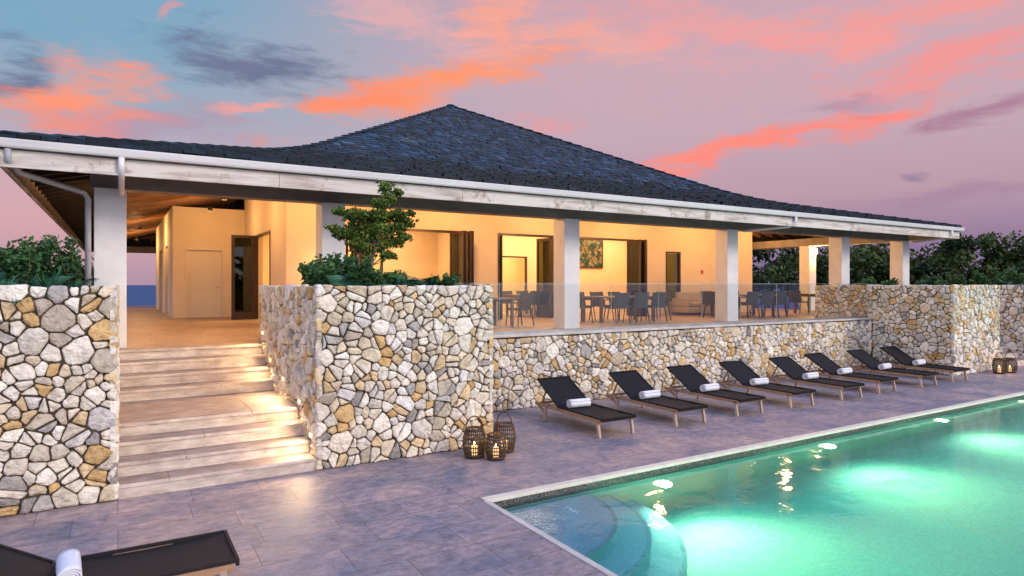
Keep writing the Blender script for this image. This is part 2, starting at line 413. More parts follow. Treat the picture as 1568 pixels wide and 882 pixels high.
e=MB(); rect(e,-20000,-20000,20000,20000,-8); e.build('sea',M_sea)
pool=empty('swimming_pool')
e=MB(); zf=-1.45
rect(e,PX0,PY0,PX1,PY1,zf)
e.face([(PX0,PY1,zf),(PX1,PY1,zf),(PX1,PY1,-.22),(PX0,PY1,-.22)]); e.face([(PX0,PY0,zf),(PX0,PY1,zf),(PX0,PY1,-.22),(PX0,PY0,-.22)])
e.face([(PX0,PY0,zf),(PX1,PY0,zf),(PX1,PY0,-.22),(PX0,PY0,-.22)]); e.face([(PX1,PY0,zf),(PX1,PY1,zf),(PX1,PY1,-.22),(PX1,PY0,-.22)])
e.face([(PX0,PY1,-.22),(PX1,PY1,-.22),(PX1,PY1,0),(PX0,PY1,0)],1); e.face([(PX0,PY0,-.22),(PX0,PY1,-.22),(PX0,PY1,0),(PX0,PY0,0)],1)
e.face([(PX0,PY0,-.22),(PX1,PY0,-.22),(PX1,PY0,0),(PX0,PY0,0)],1); e.face([(PX1,PY0,-.22),(PX1,PY1,-.22),(PX1,PY1,0),(PX1,PY0,0)],1)
e.build('pool_shell',[M_pool,M_mosaic],pool)
e=MB()
for r,zt in ((1.5,-.30),(1.87,-.60),(2.24,-.92)):
    ring=[(PX0+.002+r*math.cos(t),PY1-.002-r*math.sin(t)) for t in np.linspace(0,math.pi/2,40)]
    c=(PX0+.002,PY1-.002)
    for a,b in zip(ring[:-1],ring[1:]):
        e.face([(*c,zt),(*b,zt),(*a,zt)]); e.face([(*a,zt),(*b,zt),(*b,zt-.34),(*a,zt-.34)])
e.build('pool_steps',M_poolstep,pool)
e=MB()
for r,zt in ((1.5,-.30),(1.87,-.60),(2.24,-.92)):
    for a,b in zip(np.linspace(0,math.pi/2,40)[:-1],np.linspace(0,math.pi/2,40)[1:]):
        P=lambda rr,t:(PX0+.002+rr*math.cos(t),PY1-.002-rr*math.sin(t),zt+.004)
        e.face([P(r-.05,a),P(r+.003,a),P(r+.003,b),P(r-.05,b)])
e.build('step_nosing',noisy('nosing_mosaic',(.10,.28,.34),(.3,.5,.55),40,.4,0),pool)
e=MB(); e.box((PX0-.02,PY1-.025,-.03),(PX1,PY1+.10,.012)); e.build('coping_long',M_coping,pool,bevel=.005)
e=MB(); e.box((PX0-.05,PY0,-.03),(PX0+.02,PY1-.027,.010)); e.build('coping_short',M_cap,pool,bevel=.004)
e=MB(); rect(e,PX0,PY0,PX1,PY1,-.10); e.build('water',M_water,pool)
M_lampdisc=emis('pool_lamp',(1,.95,.6),4)
for k in range(7):
    lx=6.35+3.75*k
    e=MB(); e.lathe([(.0,.0),(.07,.0),(.085,-.02),(.095,-.035)],20); me=e.mesh('pool_lamp',[M_lampdisc])
    o=place(me,'pool_lamp_disc',pool,loc=(lx,PY1-.036,-.50)); o.rotation_euler=(math.radians(90),0,0)
    light('pool_spot','SPOT',(lx,PY1-.12,-.50),800,(1,.66,.30),pool,target=(lx,PY1-2.8,-1.25),spot_size=math.radians(105),spot_blend=1,shadow_soft_size=.10)
    light('pool_spot_wide','SPOT',(lx,PY1-.12,-.46),300,(.70,1,.72),pool,target=(lx,PY1-5.0,-.9),spot_size=math.radians(160),spot_blend=1,shadow_soft_size=.10)
for k in range(3):
    light('pool_far_fill','SPOT',(6+8*k,PY0+.2,-.6),430,(.5,1,.85),pool,target=(6+8*k,PY0+5,-.9),spot_size=math.radians(150),spot_blend=1,shadow_soft_size=.1)  # unseen fill spots without lamp bodies, added to lift the pool's ambient teal
light('pool_side_fill','SPOT',(PX0+.2,1.0,-.6),75,(.4,.9,1),pool,target=(PX0+4,2.6,-1.0),spot_size=math.radians(150),spot_blend=1,shadow_soft_size=.1)  # unseen blue fill near the left wall, added to even out the pool

# ---------------------------------------------------------------- villa
villa=empty('villa')
onebox('floor_slab',(-.55,YB,0),(25.7,39,FZ),M_floor,villa)
onebox('terrace_slab',(5.03,YT+.31,0),(19.48,YB-.003,FZ-.002),M_floor,villa)
onebox('terrace_coping',(5.03,YT-.03,1.452),(19.48,YT+.34,1.50),M_cap,villa,bevel=.006)
cols=[-.34,3.46,9.40,15.32,21.05,24.92]; ysd=[12.9,16.7,22.6,28.6,34.4,38.2]
e=MB()
for cx in cols: e.box((cx,12.9,FZ+.001),(cx+.47,13.37,4.14))
for cy in ysd[1:]:
    for cx in (-.34,24.92): e.box((cx,cy,FZ+.001),(cx+.47,cy+.47,4.14))
for cx in cols[1:-1]: e.box((cx,38.2,FZ+.001),(cx+.47,38.67,4.14))
e.build('columns',M_white,villa,bevel=.008)
e=MB()
e.box((-.40,12.97,4.141),(25.45,13.30,4.46)); e.box((-.40,38.27,4.141),(25.45,38.6,4.46))
e.box((-.27,13.301,4.141),(.06,38.269,4.46)); e.box((24.99,13.301,4.141),(25.32,38.269,4.46))
e.build('ring_beam',M_beam,villa,bevel=.006)

CX,CY,HH=12.575,25.78,14.03
def rz(u):
    s=4.64
    a=min(u,4.); s+=a*.235
    if u>4:
        b=min(u,6.5)-4; s+=.235*b+.28*b*b/(2*2.5)
    if u>6.5: s+=(u-6.5)*.515
    return s
def side(k,x,u,z):
    c=[(1,0),(0,1),(-1,0),(0,-1)][k]; y=-(HH-u)
    return (CX+x*c[0]-y*c[1], CY+x*c[1]+y*c[0], z)
e=MB(); ex=.235; nco=int(HH/ex)+1
for k in range(4):
    for j in range(nco):
        u0=j*ex-.05; u1=min(u0+ex+.05,HH)
        if u0>HH-.05: break
        x=-(HH-u0)+rnd.uniform(-.3,0)
        while x<HH-u0:
            w=rnd.uniform(.17,.40); a=x+.007; b=x+w-.007; x+=w
            jt=rnd.uniform(-.03,.03); lift=rnd.uniform(.030,.070); ub=u0+jt
            h0=HH-max(ub,-.05); h1=HH-u1
            a0,b0=max(a,-h0),min(b,h0); a1,b1=max(a,-h1),min(b,h1)
            if b0-a0<.02: continue
            if b1<a1: a1=b1=max(-h1,min(h1,(a+b)/2))
            z0=rz(max(ub,0))+lift-(.012 if ub<0 else 0); z1=rz(max(u1,0))+.006
            g=rnd.uniform(.4,1.8); tw=rnd.uniform(-.010,.010)
            c=(.016*g,.054*g,.104*g) if rnd.random()>.12 else (.05*g,.085*g,.125*g)
            p=[side(k,a0,ub,z0+tw),side(k,b0,ub,z0-tw),side(k,b1,u1,z1),side(k,a1,u1,z1)]
            e.face(p,0,c)
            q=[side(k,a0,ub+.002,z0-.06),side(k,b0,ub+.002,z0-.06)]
            e.face([q[0],q[1],p[1],p[0]],0,(c[0]*.25,c[1]*.25,c[2]*.25))  # butt edge coloured darker: course shading put into the slate colour
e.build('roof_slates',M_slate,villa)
e=MB(); us=list(np.linspace(0,HH,40))
for k in range(4):
    for u0,u1 in zip(us[:-1],us[1:]):
        a,b=HH-u0,HH-u1
        e.face([side(k,-a,u0,rz(u0)-.01),side(k,a,u0,rz(u0)-.01),side(k,b,u1,rz(u1)-.01),side(k,-b,u1,rz(u1)-.01)],0)
        if u0<6.2:
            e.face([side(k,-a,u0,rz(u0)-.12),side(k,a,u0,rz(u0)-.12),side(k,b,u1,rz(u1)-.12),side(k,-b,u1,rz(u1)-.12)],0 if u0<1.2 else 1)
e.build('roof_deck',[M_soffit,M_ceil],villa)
e=MB()
for sx,sy in ((-1,-1),(1,-1),(1,1),(-1,1)):
    u=0.
    while u<HH-.2:
        u2=u+.3
        p0=(CX+sx*(HH-u),CY+sy*(HH-u),rz(u)+.06); p1=(CX+sx*(HH-u2-.04),CY+sy*(HH-u2-.04),rz(min(u2,HH))+.04)
        g=rnd.uniform(.6,1.2)
        e.bar(p0,p1,.20,.03)
        for q in range(6): e.c[-1-q]=(.022*g,.055*g,.095*g)
        u=u2
e.build('hip_caps',M_slate,villa)
e=MB()
for k in range(4):
    x=-HH+.3
    while x<HH-.2:
        umax=min(5.3,HH-abs(x)-.1)
        if umax>.25:
            cuts=[.06,min(1.25,umax)]+([1.25+(umax-1.25)*q/3 for q in (1,2,3)] if umax>1.3 else [])
            for u0,u1 in zip(cuts[:-1],cuts[1:]):
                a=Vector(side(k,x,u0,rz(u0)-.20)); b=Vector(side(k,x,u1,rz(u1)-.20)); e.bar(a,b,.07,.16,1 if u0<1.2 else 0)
        x+=.62
for sx,sy in ((-1,-1),(1,-1),(1,1),(-1,1)):
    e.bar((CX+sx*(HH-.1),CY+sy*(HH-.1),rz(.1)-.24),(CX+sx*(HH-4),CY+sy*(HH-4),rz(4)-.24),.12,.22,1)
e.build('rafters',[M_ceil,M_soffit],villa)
ff=MB(); gg=MB(); el=MB()
for k in range(4):
    c=[(1,0),(0,1),(-1,0),(0,-1)][k]
    M=Matrix(((c[0],-c[1],0,CX),(c[1],c[0],0,CY),(0,0,1,0),(0,0,0,1)))
    x=-HH
    while x<HH-.01:
        x2=min(x+rnd.uniform(3.2,4.9),HH)
        if HH-x2<.5: x2=HH
        ff.box((x+.003,-HH+.0,4.20),(x2-.003,-HH+.045,4.455),0,M)
        x=x2
    el.box((-HH+.05,-HH+.047,4.24),(HH-.05,-HH+.10,4.50),0,M)
    g=[(-.125,4.60),(-.125,4.585),(-.105,4.50),(-.09,4.475),(-.01,4.475),(-.004,4.49),(-.004,4.61),(-.012,4.61),(-.012,4.492),(-.088,4.49),(-.113,4.60)]
    n=len(g)
    A=[M@Vector((-HH+y,-HH+y,z)) for y,z in g]; Bv=[M@Vector((HH-y,-HH+y,z)) for y,z in g]
    gg.add(A+Bv,[(i2,(i2+1)%n,n+(i2+1)%n,n+i2) for i2 in range(n)])
ff.build('fascia_boards',M_fascia,villa,bevel=.004)
gg.build('gutters',M_gutter,villa); el.build('eave_plate',M_beam,villa)
def pipe(pts,name,mat=M_pipe,r=.045):
    e=MB(); e.tube(pts,r,12); e.build(name,mat,villa,smooth=True)
pipe([(-1.35,11.72,4.47),(-1.35,11.74,4.30),(-1.25,11.95,4.16),(-.48,12.75,4.02),(-.42,12.83,3.93),(-.42,12.83,2.0)],'downpipe')
pipe([(.05,11.69,4.47),(.05,11.69,4.30),(.05,11.80,4.18),(.05,12.75,4.05)],'downpipe_front',M_gutter)
pipe([(16.8,11.69,4.47),(16.8,11.69,4.33),(16.7,11.82,4.20),(15.9,12.78,4.10)],'downpipe_mid',M_gutter)
pipe([(25.9,11.69,4.47),(25.9,11.69,4.33),(25.85,11.85,4.22),(25.5,12.85,4.10)],'downpipe_east',M_gutter)

def wallx(e,y0,y1,xa,xb,z0,z1,ops,axis='x'):
    def bx(a,b,za,zb):
        if b-a<.001 or zb-za<.001: return
        if axis=='x': e.box((a,y0,za),(b,y1,zb))
        else: e.box((y0,a,za),(y1,b,zb))
    p=xa
    for (a,b,za,zb) in sorted(ops):
        bx(p,a,z0,z1); bx(a,b,zb,z1); bx(a,b,z0,za); p=b
    bx(p,xb,z0,z1)
YW=17.2; Z0=FZ+.001
e=MB()
wallx(e,YW,YW+.25,3.7,21.9,Z0,5.62,[(5.25,8.85,Z0,4.10),(10.0,15.6,Z0,4.10),(17.1,17.85,1.9,3.72)])
wallx(e,3.70,3.95,YW+.251,23.6,Z0,5.5,[(19.2,21.7,Z0,4.05)],'y')
wallx(e,21.65,21.9,YW+.251,34,Z0,5.5,[],'y')
wallx(e,23.6,23.85,1.52,21.6,Z0,5.05,[(1.95,3.0,Z0,3.64)])
wallx(e,1.52,1.77,23.851,34,Z0,5.1,[(26,27.5,Z0,3.9),(29.5,31.5,Z0,3.9)],'y')
wallx(e,20.2,20.4,3.951,21.64,Z0,5.0,[(6.2,7.4,Z0,3.6),(11.75,13.0,Z0,3.55)])
wallx(e,9.35,9.5,YW+.251,20.19,Z0,5.0,[],'y')
wallx(e,18.6,18.75,YW+.251,20.19,Z0,5.0,[],'y')
wallx(e,34,34.2,1.52,21.9,Z0,5.05,[])
e.build('walls',M_plaster,villa)
e=MB(); e.box((3.96,YW+.26,4.75),(21.64,23.59,4.85)); e.box((1.78,23.86,4.6),(21.6,33.9,4.7)); e.build('room_ceilings',M_plaster,villa)
e=MB(); e.box((1.955,23.66,Z0),(2.995,23.70,3.635)); 
for a,b in ((1.90,1.95),(3.0,3.05)): e.box((a,23.575,Z0),(b,23.598,3.69))
e.box((1.951,23.575,3.641),(2.999,23.598,3.69)); 
e.box((2.08,23.652,1.6),(2.87,23.658,2.35));e.box((2.08,23.652,2.5),(2.87,23.658,3.5))
e.build('beige_door',M_door,villa,bevel=.003)
e=MB(); e.tube([(2.90,23.64,2.42),(2.90,23.60,2.42),(2.80,23.60,2.42)],.012,8); e.build('door_handle',M_steel,villa)
e=MB()
def framex(xa,xb,zt,y=YW,w=.07,zb=Z0):
    e.box((xa+.001,y-.02,zb),(xa+w,y+.10,zt)); e.box((xb-w,y-.02,zb),(xb-.001,y+.10,zt)); e.box((xa+w,y-.02,zt-w),(xb-w,y+.10,zt-.001))
framex(5.25,8.85,4.10); framex(10.0,15.6,4.10); framex(17.1,17.85,3.72,zb=1.9)
framex(11.75,13.0,3.55,20.2,.05); framex(6.2,7.4,3.6,20.2,.05)
e.box((3.68,19.201,Z0),(3.80,19.27,4.05)); e.box((3.68,21.63,Z0),(3.80,21.699,4.05)); e.box((3.68,19.27,3.98),(3.80,21.63,4.049))
e.build('door_frames',M_darkwood,villa,bevel=.004)
def leaf(x,y,ang,w=.82,h=2.62,name='folding_door_leaf'):
    M=Matrix.Translation((x,y,Z0+.01))@Matrix.Rotation(math.radians(ang),4,'Z')
    e=MB(); f=.09;t=.022
    e.box((0,-t,0),(f,t,h),0,M); e.box((w-f,-t,0),(w,t,h),0,M); e.box((f,-t,h-f),(w-f,t,h),0,M); e.box((f,-t,0),(w-f,t,.22),0,M)
    e.box((f,-.005,.22),(w-f,.005,h-f),1,M)
    e.build(name,[M_darkwood,M_dglass],villa)
for x,a in ((8.72,-97),(8.60,-83),(8.48,-97),(8.36,-82)): leaf(x,YW-.03,a)
for x,a in ((5.40,-92),(5.5,-80)): leaf(x,YW-.03,a)
for x,a in ((15.5,-96),(15.38,-84),(15.26,-96)): leaf(x,YW+.02,a,.78)
for x,a in ((10.1,85),(10.22,95),): leaf(x,YW+.12,a,.7)
leaf(12.1,YW+.14,95,.75); leaf(12.25,YW+.14,86,.75)
for y,a in ((21.6,184),(21.5,176)): leaf(3.66,y,a,.66)
onebox('window_pane',(17.18,YW+.03,1.9),(17.77,YW+.045,3.64),M_dglass,villa)
pm,pnt,pb=nmat('painting_canvas')
tc=pnt.nodes.new('ShaderNodeTexCoord'); pn=pnt.nodes.new('ShaderNodeTexNoise'); pn.inputs['Scale'].default_value=4.5; pn.inputs['Distortion'].default_value=1.5
pr=pnt.nodes.new('ShaderNodeValToRGB'); el_=pr.color_ramp.elements; el_[0].position=.40; el_[0].color=(.01,.04,.05,1); el_[1].position=.66; el_[1].color=(.12,.32,.30,1)
x_=el_.new(.50); x_.color=(.02,.10,.10,1); x_=el_.new(.58); x_.color=(.35,.16,.05,1)
pnt.links.new(tc.outputs['Object'],pn.inputs[0]); pnt.links.new(pn.outputs[0],pr.inputs[0]); pnt.links.new(pr.outputs[0],pb.inputs['Base Color'])
pc=empty('painting'); onebox('canvas',(15.35,20.165,3.2),(16.55,20.195,4.28),pm,pc)
e=MB()
for lo,hi in (((15.31,20.15,3.16),(15.35,20.197,4.32)),((16.55,20.15,3.16),(16.59,20.197,4.32)),((15.35,20.15,3.16),(16.55,20.197,3.2)),((15.35,20.15,4.28),(16.55,20.197,4.32))): e.box(lo,hi)
e.build('frame',M_darkwood,pc)
onebox('fire_alarm_box',(18.94,YW-.04,2.93),(19.03,YW-.002,3.05),M_red)

bal=empty('glass_balustrade')
e=MB(); x=5.07
while x<19.3:
    x2=min(x+1.42,19.45)
    e.box((x,YT+.10,1.502),(x2,YT+.112,2.53)); e.box((x,YT+.0995,2.5305),(x2,YT+.1125,2.534),1); e.box((x2+.001,YT+.0995,1.57),(x2+.005,YT+.1125,2.53),1); x+=1.44
e.build('panels',[M_glass,M_gedge],bal)
e=MB(); e.box((5.06,YT+.085,1.501),(19.46,YT+.098,1.56)); e.box((5.06,YT+.114,1.501),(19.46,YT+.127,1.56)); e.build('shoe_rail',M_steel,bal)

WARM=(1,.52,.19); WARM2=(1,.58,.25)
M_bulb=emis('lamp_glow',(1,.72,.4),12); M_dim=emis('downlight_lens',(1,.7,.4),3)
def downlight(x,y,z,p,col=WARM,par=villa,r=.12):
    e=MB(); e.lathe([(.0,.05),(.05,.05)],14,0); e.lathe([(.052,.05),(.055,-.0),(.065,.0),(.065,.12),(0,.12)],14,1); e.build('downlight_can',[M_dim,M_soffit],par,loc=(x,y,z+.14))
    light('downlight','POINT',(x,y,z-.02),p,col,par,shadow_soft_size=r)
for x in (1.0,4.6,8.0,11.4,14.8,18.2,21.4): downlight(x,15.3,4.55,178)
for y in (18.5,21.5): downlight(2.4,y,4.6,95)
for y in (27,33): downlight(.7,y,4.35,110)
for y in (18.5,24,30): downlight(23.4,y,4.5,130)
def ceilpanel(x,y,z,sx,sy,p,col):
    light('room_light','AREA',(x,y,z),p,col,villa,shape='RECTANGLE',size=sx,size_y=sy)
ceilpanel(6.6,18.8,4.7,3,1.6,160,WARM2); ceilpanel(12.6,18.8,4.7,4.5,1.6,245,WARM2); ceilpanel(16.8,18.9,4.7,2,1.4,105,WARM2)
ceilpanel(12.6,22,4.7,3,2,260,(1,.66,.24)); ceilpanel(6.8,22,4.7,2,2,210,(1,.62,.25))
def sconce(x,y,z,p):
    s=empty('wall_sconce',(x,y,z))
    e=MB(); e.lathe([(.0,-.12),(.05,-.12),(.055,.12),(.0,.12)],16,0); e.build('shade',[M_bulb],s)
    e=MB(); e.box((-.02,.05,-.03),(.02,.12,.03)); e.build('bracket',[M_steel],s)
    light('sconce_light','POINT',(0,-.10,0),p,WARM2,s,shadow_soft_size=.06)
sconce(25.15,16.57,3.9,170); sconce(4.75,YW-.13,2.75,45)
fx=MB()
for y,z,p in ((8.98,.44,11),(9.62,.80,11),(10.7,1.0,12),(11.72,1.2,12),(12.4,1.62,12)):
    fx.box((2.243,y-.05,z-.025),(2.258,y+.05,z+.025))
    light('step_light','AREA',(2.16,y,z+.04),p*1.0,(1,.68,.36),villa,target=(1.55,y-.06,z-.35),shape='RECTANGLE',size=.2,size_y=.12)
fx.build('step_light_lens',emis('step_lens',(1,.8,.5),1.6),villa)

# ---------------------------------------------------------------- loungers
def lounger_mesh():
    e=MB(); W=.74
    for x in (.0,W-.045):
        e.box((x,.02,.245),(x+.045,1.98,.30),0)
    for y in (.02,.62,1.2,1.93): e.box((.045,y,.25),(W-.045,y+.05,.29),0)
    for x in (.02,W-.02):
        e.bar((x,.10,.27),(x,.05,.0),.04,.05,1,up=Vector((0,1,0)))
        e.bar((x,1.62,.27),(x,1.70,.0),.04,.05,1,up=Vector((0,1,0)))
        e.bar((x,1.95,.27),(x,1.62,.13),.03,.035,0)
    n=10
    for i in range(n):
        y0,y1=-.01+1.24*i/n,-.01+1.24*(i+1)/n
        s=lambda y:.318-.02*math.sin(math.pi*min(1,max(0,y/1.23)))
        for a,b in ((.012,.19),(.19,.37),(.37,.55),(.55,W-.012)):
            sg=lambda x:-.008*math.sin(math.pi*x/W)
            T=[(a,y0,s(y0)+sg(a)),(b,y0,s(y0)+sg(b)),(b,y1,s(y1)+sg(b)),(a,y1,s(y1)+sg(a))]
            e.face(T,2); e.face([(p[0],p[1],p[2]-.016) for p in T[::-1]],2)
    e.box((.012,-.025,.275),(W-.012,.0,.326),2)
    for x in (.012,W-.012-.022): e.box((x,0,.302),(x+.022,1.22,.328),2)
    L=.80; a=math.radians(31); M=Matrix.Translation((0,1.235,.318))@Matrix.Rotation(a,4,'X')
    for x in (.012,W-.047): e.box((x,0,-.018),(x+.035,L,.016),2,M)
    e.box((.047,L-.035,-.018),(W-.047,L,.016),2,M)
    e.box((.047,0,-.006),(W-.047,L-.035,.006),2,M)
    for x in (.10,W-.13):
        p=M@Vector((x,.55,-.02)); e.bar(p,(x,1.90,.27),.025,.025,0)
    return e.mesh('sun_lounger',[M_teak,M_teak_l,M_sling])
LM=lounger_mesh()
def towel_mesh():
    e=MB(); L=.42; pts=[]
    n=64
    for i in range(n+1):
        t=i/n*2*math.pi*3.4; r=.016+.058*i/n; pts.append((r*math.cos(t)*1.06,r*math.sin(t)*.93))
    sx=6
    for i in range(n):
        for j in range(sx):
            x0,x1=-L/2+L*j/sx,-L/2+L*(j+1)/sx
            w=lambda x,k:1+.02*math.sin(9*x+k)
            e.face([(x0,pts[i][0]*w(x0,1),pts[i][1]),(x1,pts[i][0]*w(x1,1),pts[i][1]),(x1,pts[i+1][0]*w(x1,1),pts[i+1][1]),(x0,pts[i+1][0]*w(x0,1),pts[i+1][1])],0)
    import bmesh
    me=e.mesh('rolled_towel',[M_towel],True)
    bm=bmesh.new(); bm.from_mesh(me); bmesh.ops.remove_doubles(bm,verts=bm.verts,dist=.0005); bm.to_mesh(me); bm.free()
    return me
TM=towel_mesh()
def put_lounger(x,y,rot=0,ang=0):
    place(LM,'sun_lounger',loc=(x,y,0),rz=rot)
    c=Matrix.Rotation(rot,4,'Z')@Vector((.37+rnd.uniform(-.03,.03),1.08+rnd.uniform(-.04,.04),.378))
    t=place(TM,'rolled_towel',loc=(x+c.x,y+c.y,c.z),rz=rot+rnd.uniform(-.08,.08)+ang)
    s=t.modifiers.new('s','SOLIDIFY'); s.thickness=.012
for i in range(8): put_lounger(6.70+1.65*i+rnd.uniform(-.06,.06),8.16+rnd.uniform(-.04,.04),rnd.uniform(-.03,.03))
put_lounger(.80,5.48,math.radians(90))

# ---------------------------------------------------------------- lanterns
def lantern_mesh(h,R):
    e=MB()
    prof=lambda t:R*(.62+.38*math.sin(math.pi*(.12+.80*t))**.8)
    n=30
    for j in range(n):
        a=2*math.pi*j/n; pts=[]
        for i in range(9):
            t=i/8; r=prof(t); pts.append((r*math.cos(a),r*math.sin(a),.02+t*(h-.03)))
        e.tube(pts,.0068,4,0,False)
    for t in (0,.04,.2,.36,.52,.68,.84,.96,1):
        r=prof(t)+.003
        ring=[(r*math.cos(2*math.pi*q/24),r*math.sin(2*math.pi*q/24),.02+t*(h-.03)) for q in range(25)]
        e.tube(ring,.013 if t in (0,.04,.96,1) else .0085,5,0,False)
    e.lathe([(0,.012),(prof(0),.012),(prof(0),.03),(0,.03)],24,0)
    r=prof(1)
    hd=[(r*math.cos(a),0,h-.02+.19*math.sin(a)) for a in np.linspace(0,math.pi,14)]
    e.tube(hd,.009,6,0)
    e.lathe([(0,.03),(.042,.03),(.042,.16),(0,.16)],16,1)
    e.lathe([(.0,.165),(.011,.18),(.008,.205),(0,.225)],8,2)
    return e.mesh('candle_lantern',[M_wicker,emis('candle_wax',(1,.62,.25),1.2),emis('candle_flame',(1,.7,.3),30)])
LN1=lantern_mesh(.42,.165); LN2=lantern_mesh(.36,.15)
for me,x,y in ((LN1,4.42,8.28),(LN2,4.63,8.02),(LN1,4.95,8.32),(LN1,21.2,8.35),(LN1,21.6,8.25)):
    o=place(me,'candle_lantern',loc=(x,y,.002),rz=rnd.uniform(0,3))
    light('candle_light','POINT',(0,0,.25),1.8,(1,.6,.25),o,shadow_soft_size=.03)

# ---------------------------------------------------------------- dining furniture
def chair_mesh():
    e=MB()
    for sx in (-1,1):
        e.bar((sx*.23,.22,.44),(sx*.27,.26,0),.028,.028,1); e.bar((sx*.23,-.20,.44),(sx*.26,-.28,0),.028,.028,1)
        e.bar((sx*.26,.20,.42),(sx*.29,.20,.66),.025,.025,1); e.tube([(sx*.29,.22,.66),(sx*.29,.0,.67),(sx*.25,-.24,.68)],.016,6,0)
    e.box((-.25,-.22,.42),(.25,.25,.465),0)
    M=Matrix.Translation((0,-.21,.45))@Matrix.Rotation(math.radians(12),4,'X')
    n=8
    for i in range(n):
        x0=-.26+.52*i/n;x1=-.26+.52*(i+1)/n
        f=lambda x:.06*(x/.26)**2
        vs=[(x0,f(x0),0),(x1,f(x1),0),(x1,f(x1),.42),(x0,f(x0),.42)]
        b=[(p[0],p[1]-.025,p[2]) for p in vs]
        e.add([M@Vector(p) for p in vs+b],[(0,1,2,3),(7,6,5,4),(3,2,6,7),(0,4,5,1),(1,5,6,2),(0,3,7,4)],0)
    return e.mesh('dining_chair',[M_chair,M_darkwood])
CM=chair_mesh()
def table_mesh(L,W):
    e=MB(); e.box((-L/2,-W/2,.71),(L/2,W/2,.75),0)
    for sx in (-1,1):
        for sy in (-1,1): e.box((sx*(L/2-.10)-.035,sy*(W/2-.10)-.035,0),(sx*(L/2-.10)+.035,sy*(W/2-.10)+.035,.71),0)
        e.box((sx*(L/2-.10)-.015,-W/2+.14,.64),(sx*(L/2-.10)+.015,W/2-.14,.708),0)
    return e.mesh('dining_table',[M_tabletop])
TB1=table_mesh(2.2,1.0); TB2=table_mesh(1.1,1.1)
def ch(x,y,face): place(CM,'dining_chair',loc=(x,y,FZ+.002),rz=math.radians(face))
for tx in (12.7,18.3):
    place(TB1,'dining_table',loc=(tx,14.7,FZ+.002))
    for dx in (-.72,0,.72): ch(tx+dx+rnd.uniform(-.06,.06),13.95,rnd.uniform(-8,8)); ch(tx+dx,15.5,180+rnd.uniform(-8,8))
    ch(tx-1.45,14.7,-90+rnd.uniform(-10,10)); ch(tx+1.5,14.6,90+rnd.uniform(-12,12))
place(TB2,'dining_table',loc=(8.2,14.6,FZ+.002)); ch(9.1,14.5,95); ch(7.3,14.6,-90); ch(8.2,15.5,180)
place(TB2,'dining_table',loc=(22.6,15.0,FZ+.002)); ch(21.7,15.0,-90); ch(22.6,14.1,5); ch(23.5,15,90)
place(TB1,'dining_table',loc=(12.6,18.9,FZ+.002)); 
for dx in (-.7,0,.7): ch(12.6+dx,18.15,0); ch(12.6+dx,19.65,180)
def sofa():
    s=empty('veranda_sofa',(18.2,16.6,FZ+.002)); ms=noisy('sofa_fabric',(.42,.36,.28),(.5,.43,.34),20,.9,.3,120)
    for nm,lo,hi in (('base',(-1.0,-.4,.08),(1.0,.4,.30)),('cushion_1',(-.84,-.4,.302),(-.01,.25,.44)),('cushion_2',(.01,-.4,.302),(.84,.25,.44)),('backrest',(-.84,.252,.302),(.84,.4,.82)),('arm_1',(-1.0,-.4,.302),(-.842,.4,.60)),('arm_2',(.842,-.4,.302),(1.0,.4,.60))):
        onebox(nm,lo,hi,ms,s,bevel=.035)
sofa()

# ---------------------------------------------------------------- vegetation
def leaves_mesh(e,C,size,var=.4,m=0,shade=None):
    n=len(C)
    A=nr.normal(size=(n,3)); A/=np.linalg.norm(A,axis=1)[:,None]
    Bq=nr.normal(size=(n,3)); Bq-= (Bq*A).sum(1)[:,None]*A; Bq/=np.linalg.norm(Bq,axis=1)[:,None]
    s=size*(1+var*(nr.rand(n)-.5)*2)
    a=A*s[:,None]*.5; b=Bq*s[:,None]*.26
    k=len(e.v)
    V=np.stack([C-a,C+b,C+a,C-b],1).reshape(-1,3)
    e.v+= [tuple(p) for p in V.tolist()]
    sh = nr.rand(n) if shade is None else shade
    for i in range(n):
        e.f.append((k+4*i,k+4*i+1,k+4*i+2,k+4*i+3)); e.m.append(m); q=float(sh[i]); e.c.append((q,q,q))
def blob(c,r,n):
    D=nr.normal(size=(n,3)); D/=np.linalg.norm(D,axis=1)[:,None]
    R=(nr.rand(n)**.55*1.08)[:,None]
    return np.array(c)+D*R*np.array(r), D, R
def clump(e,c,r,n,size,m=0,base=.5):
    P,D,R=blob(c,r,n)
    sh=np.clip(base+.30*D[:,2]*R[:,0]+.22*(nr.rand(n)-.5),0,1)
    leaves_mesh(e,P,size,.4,m,sh)

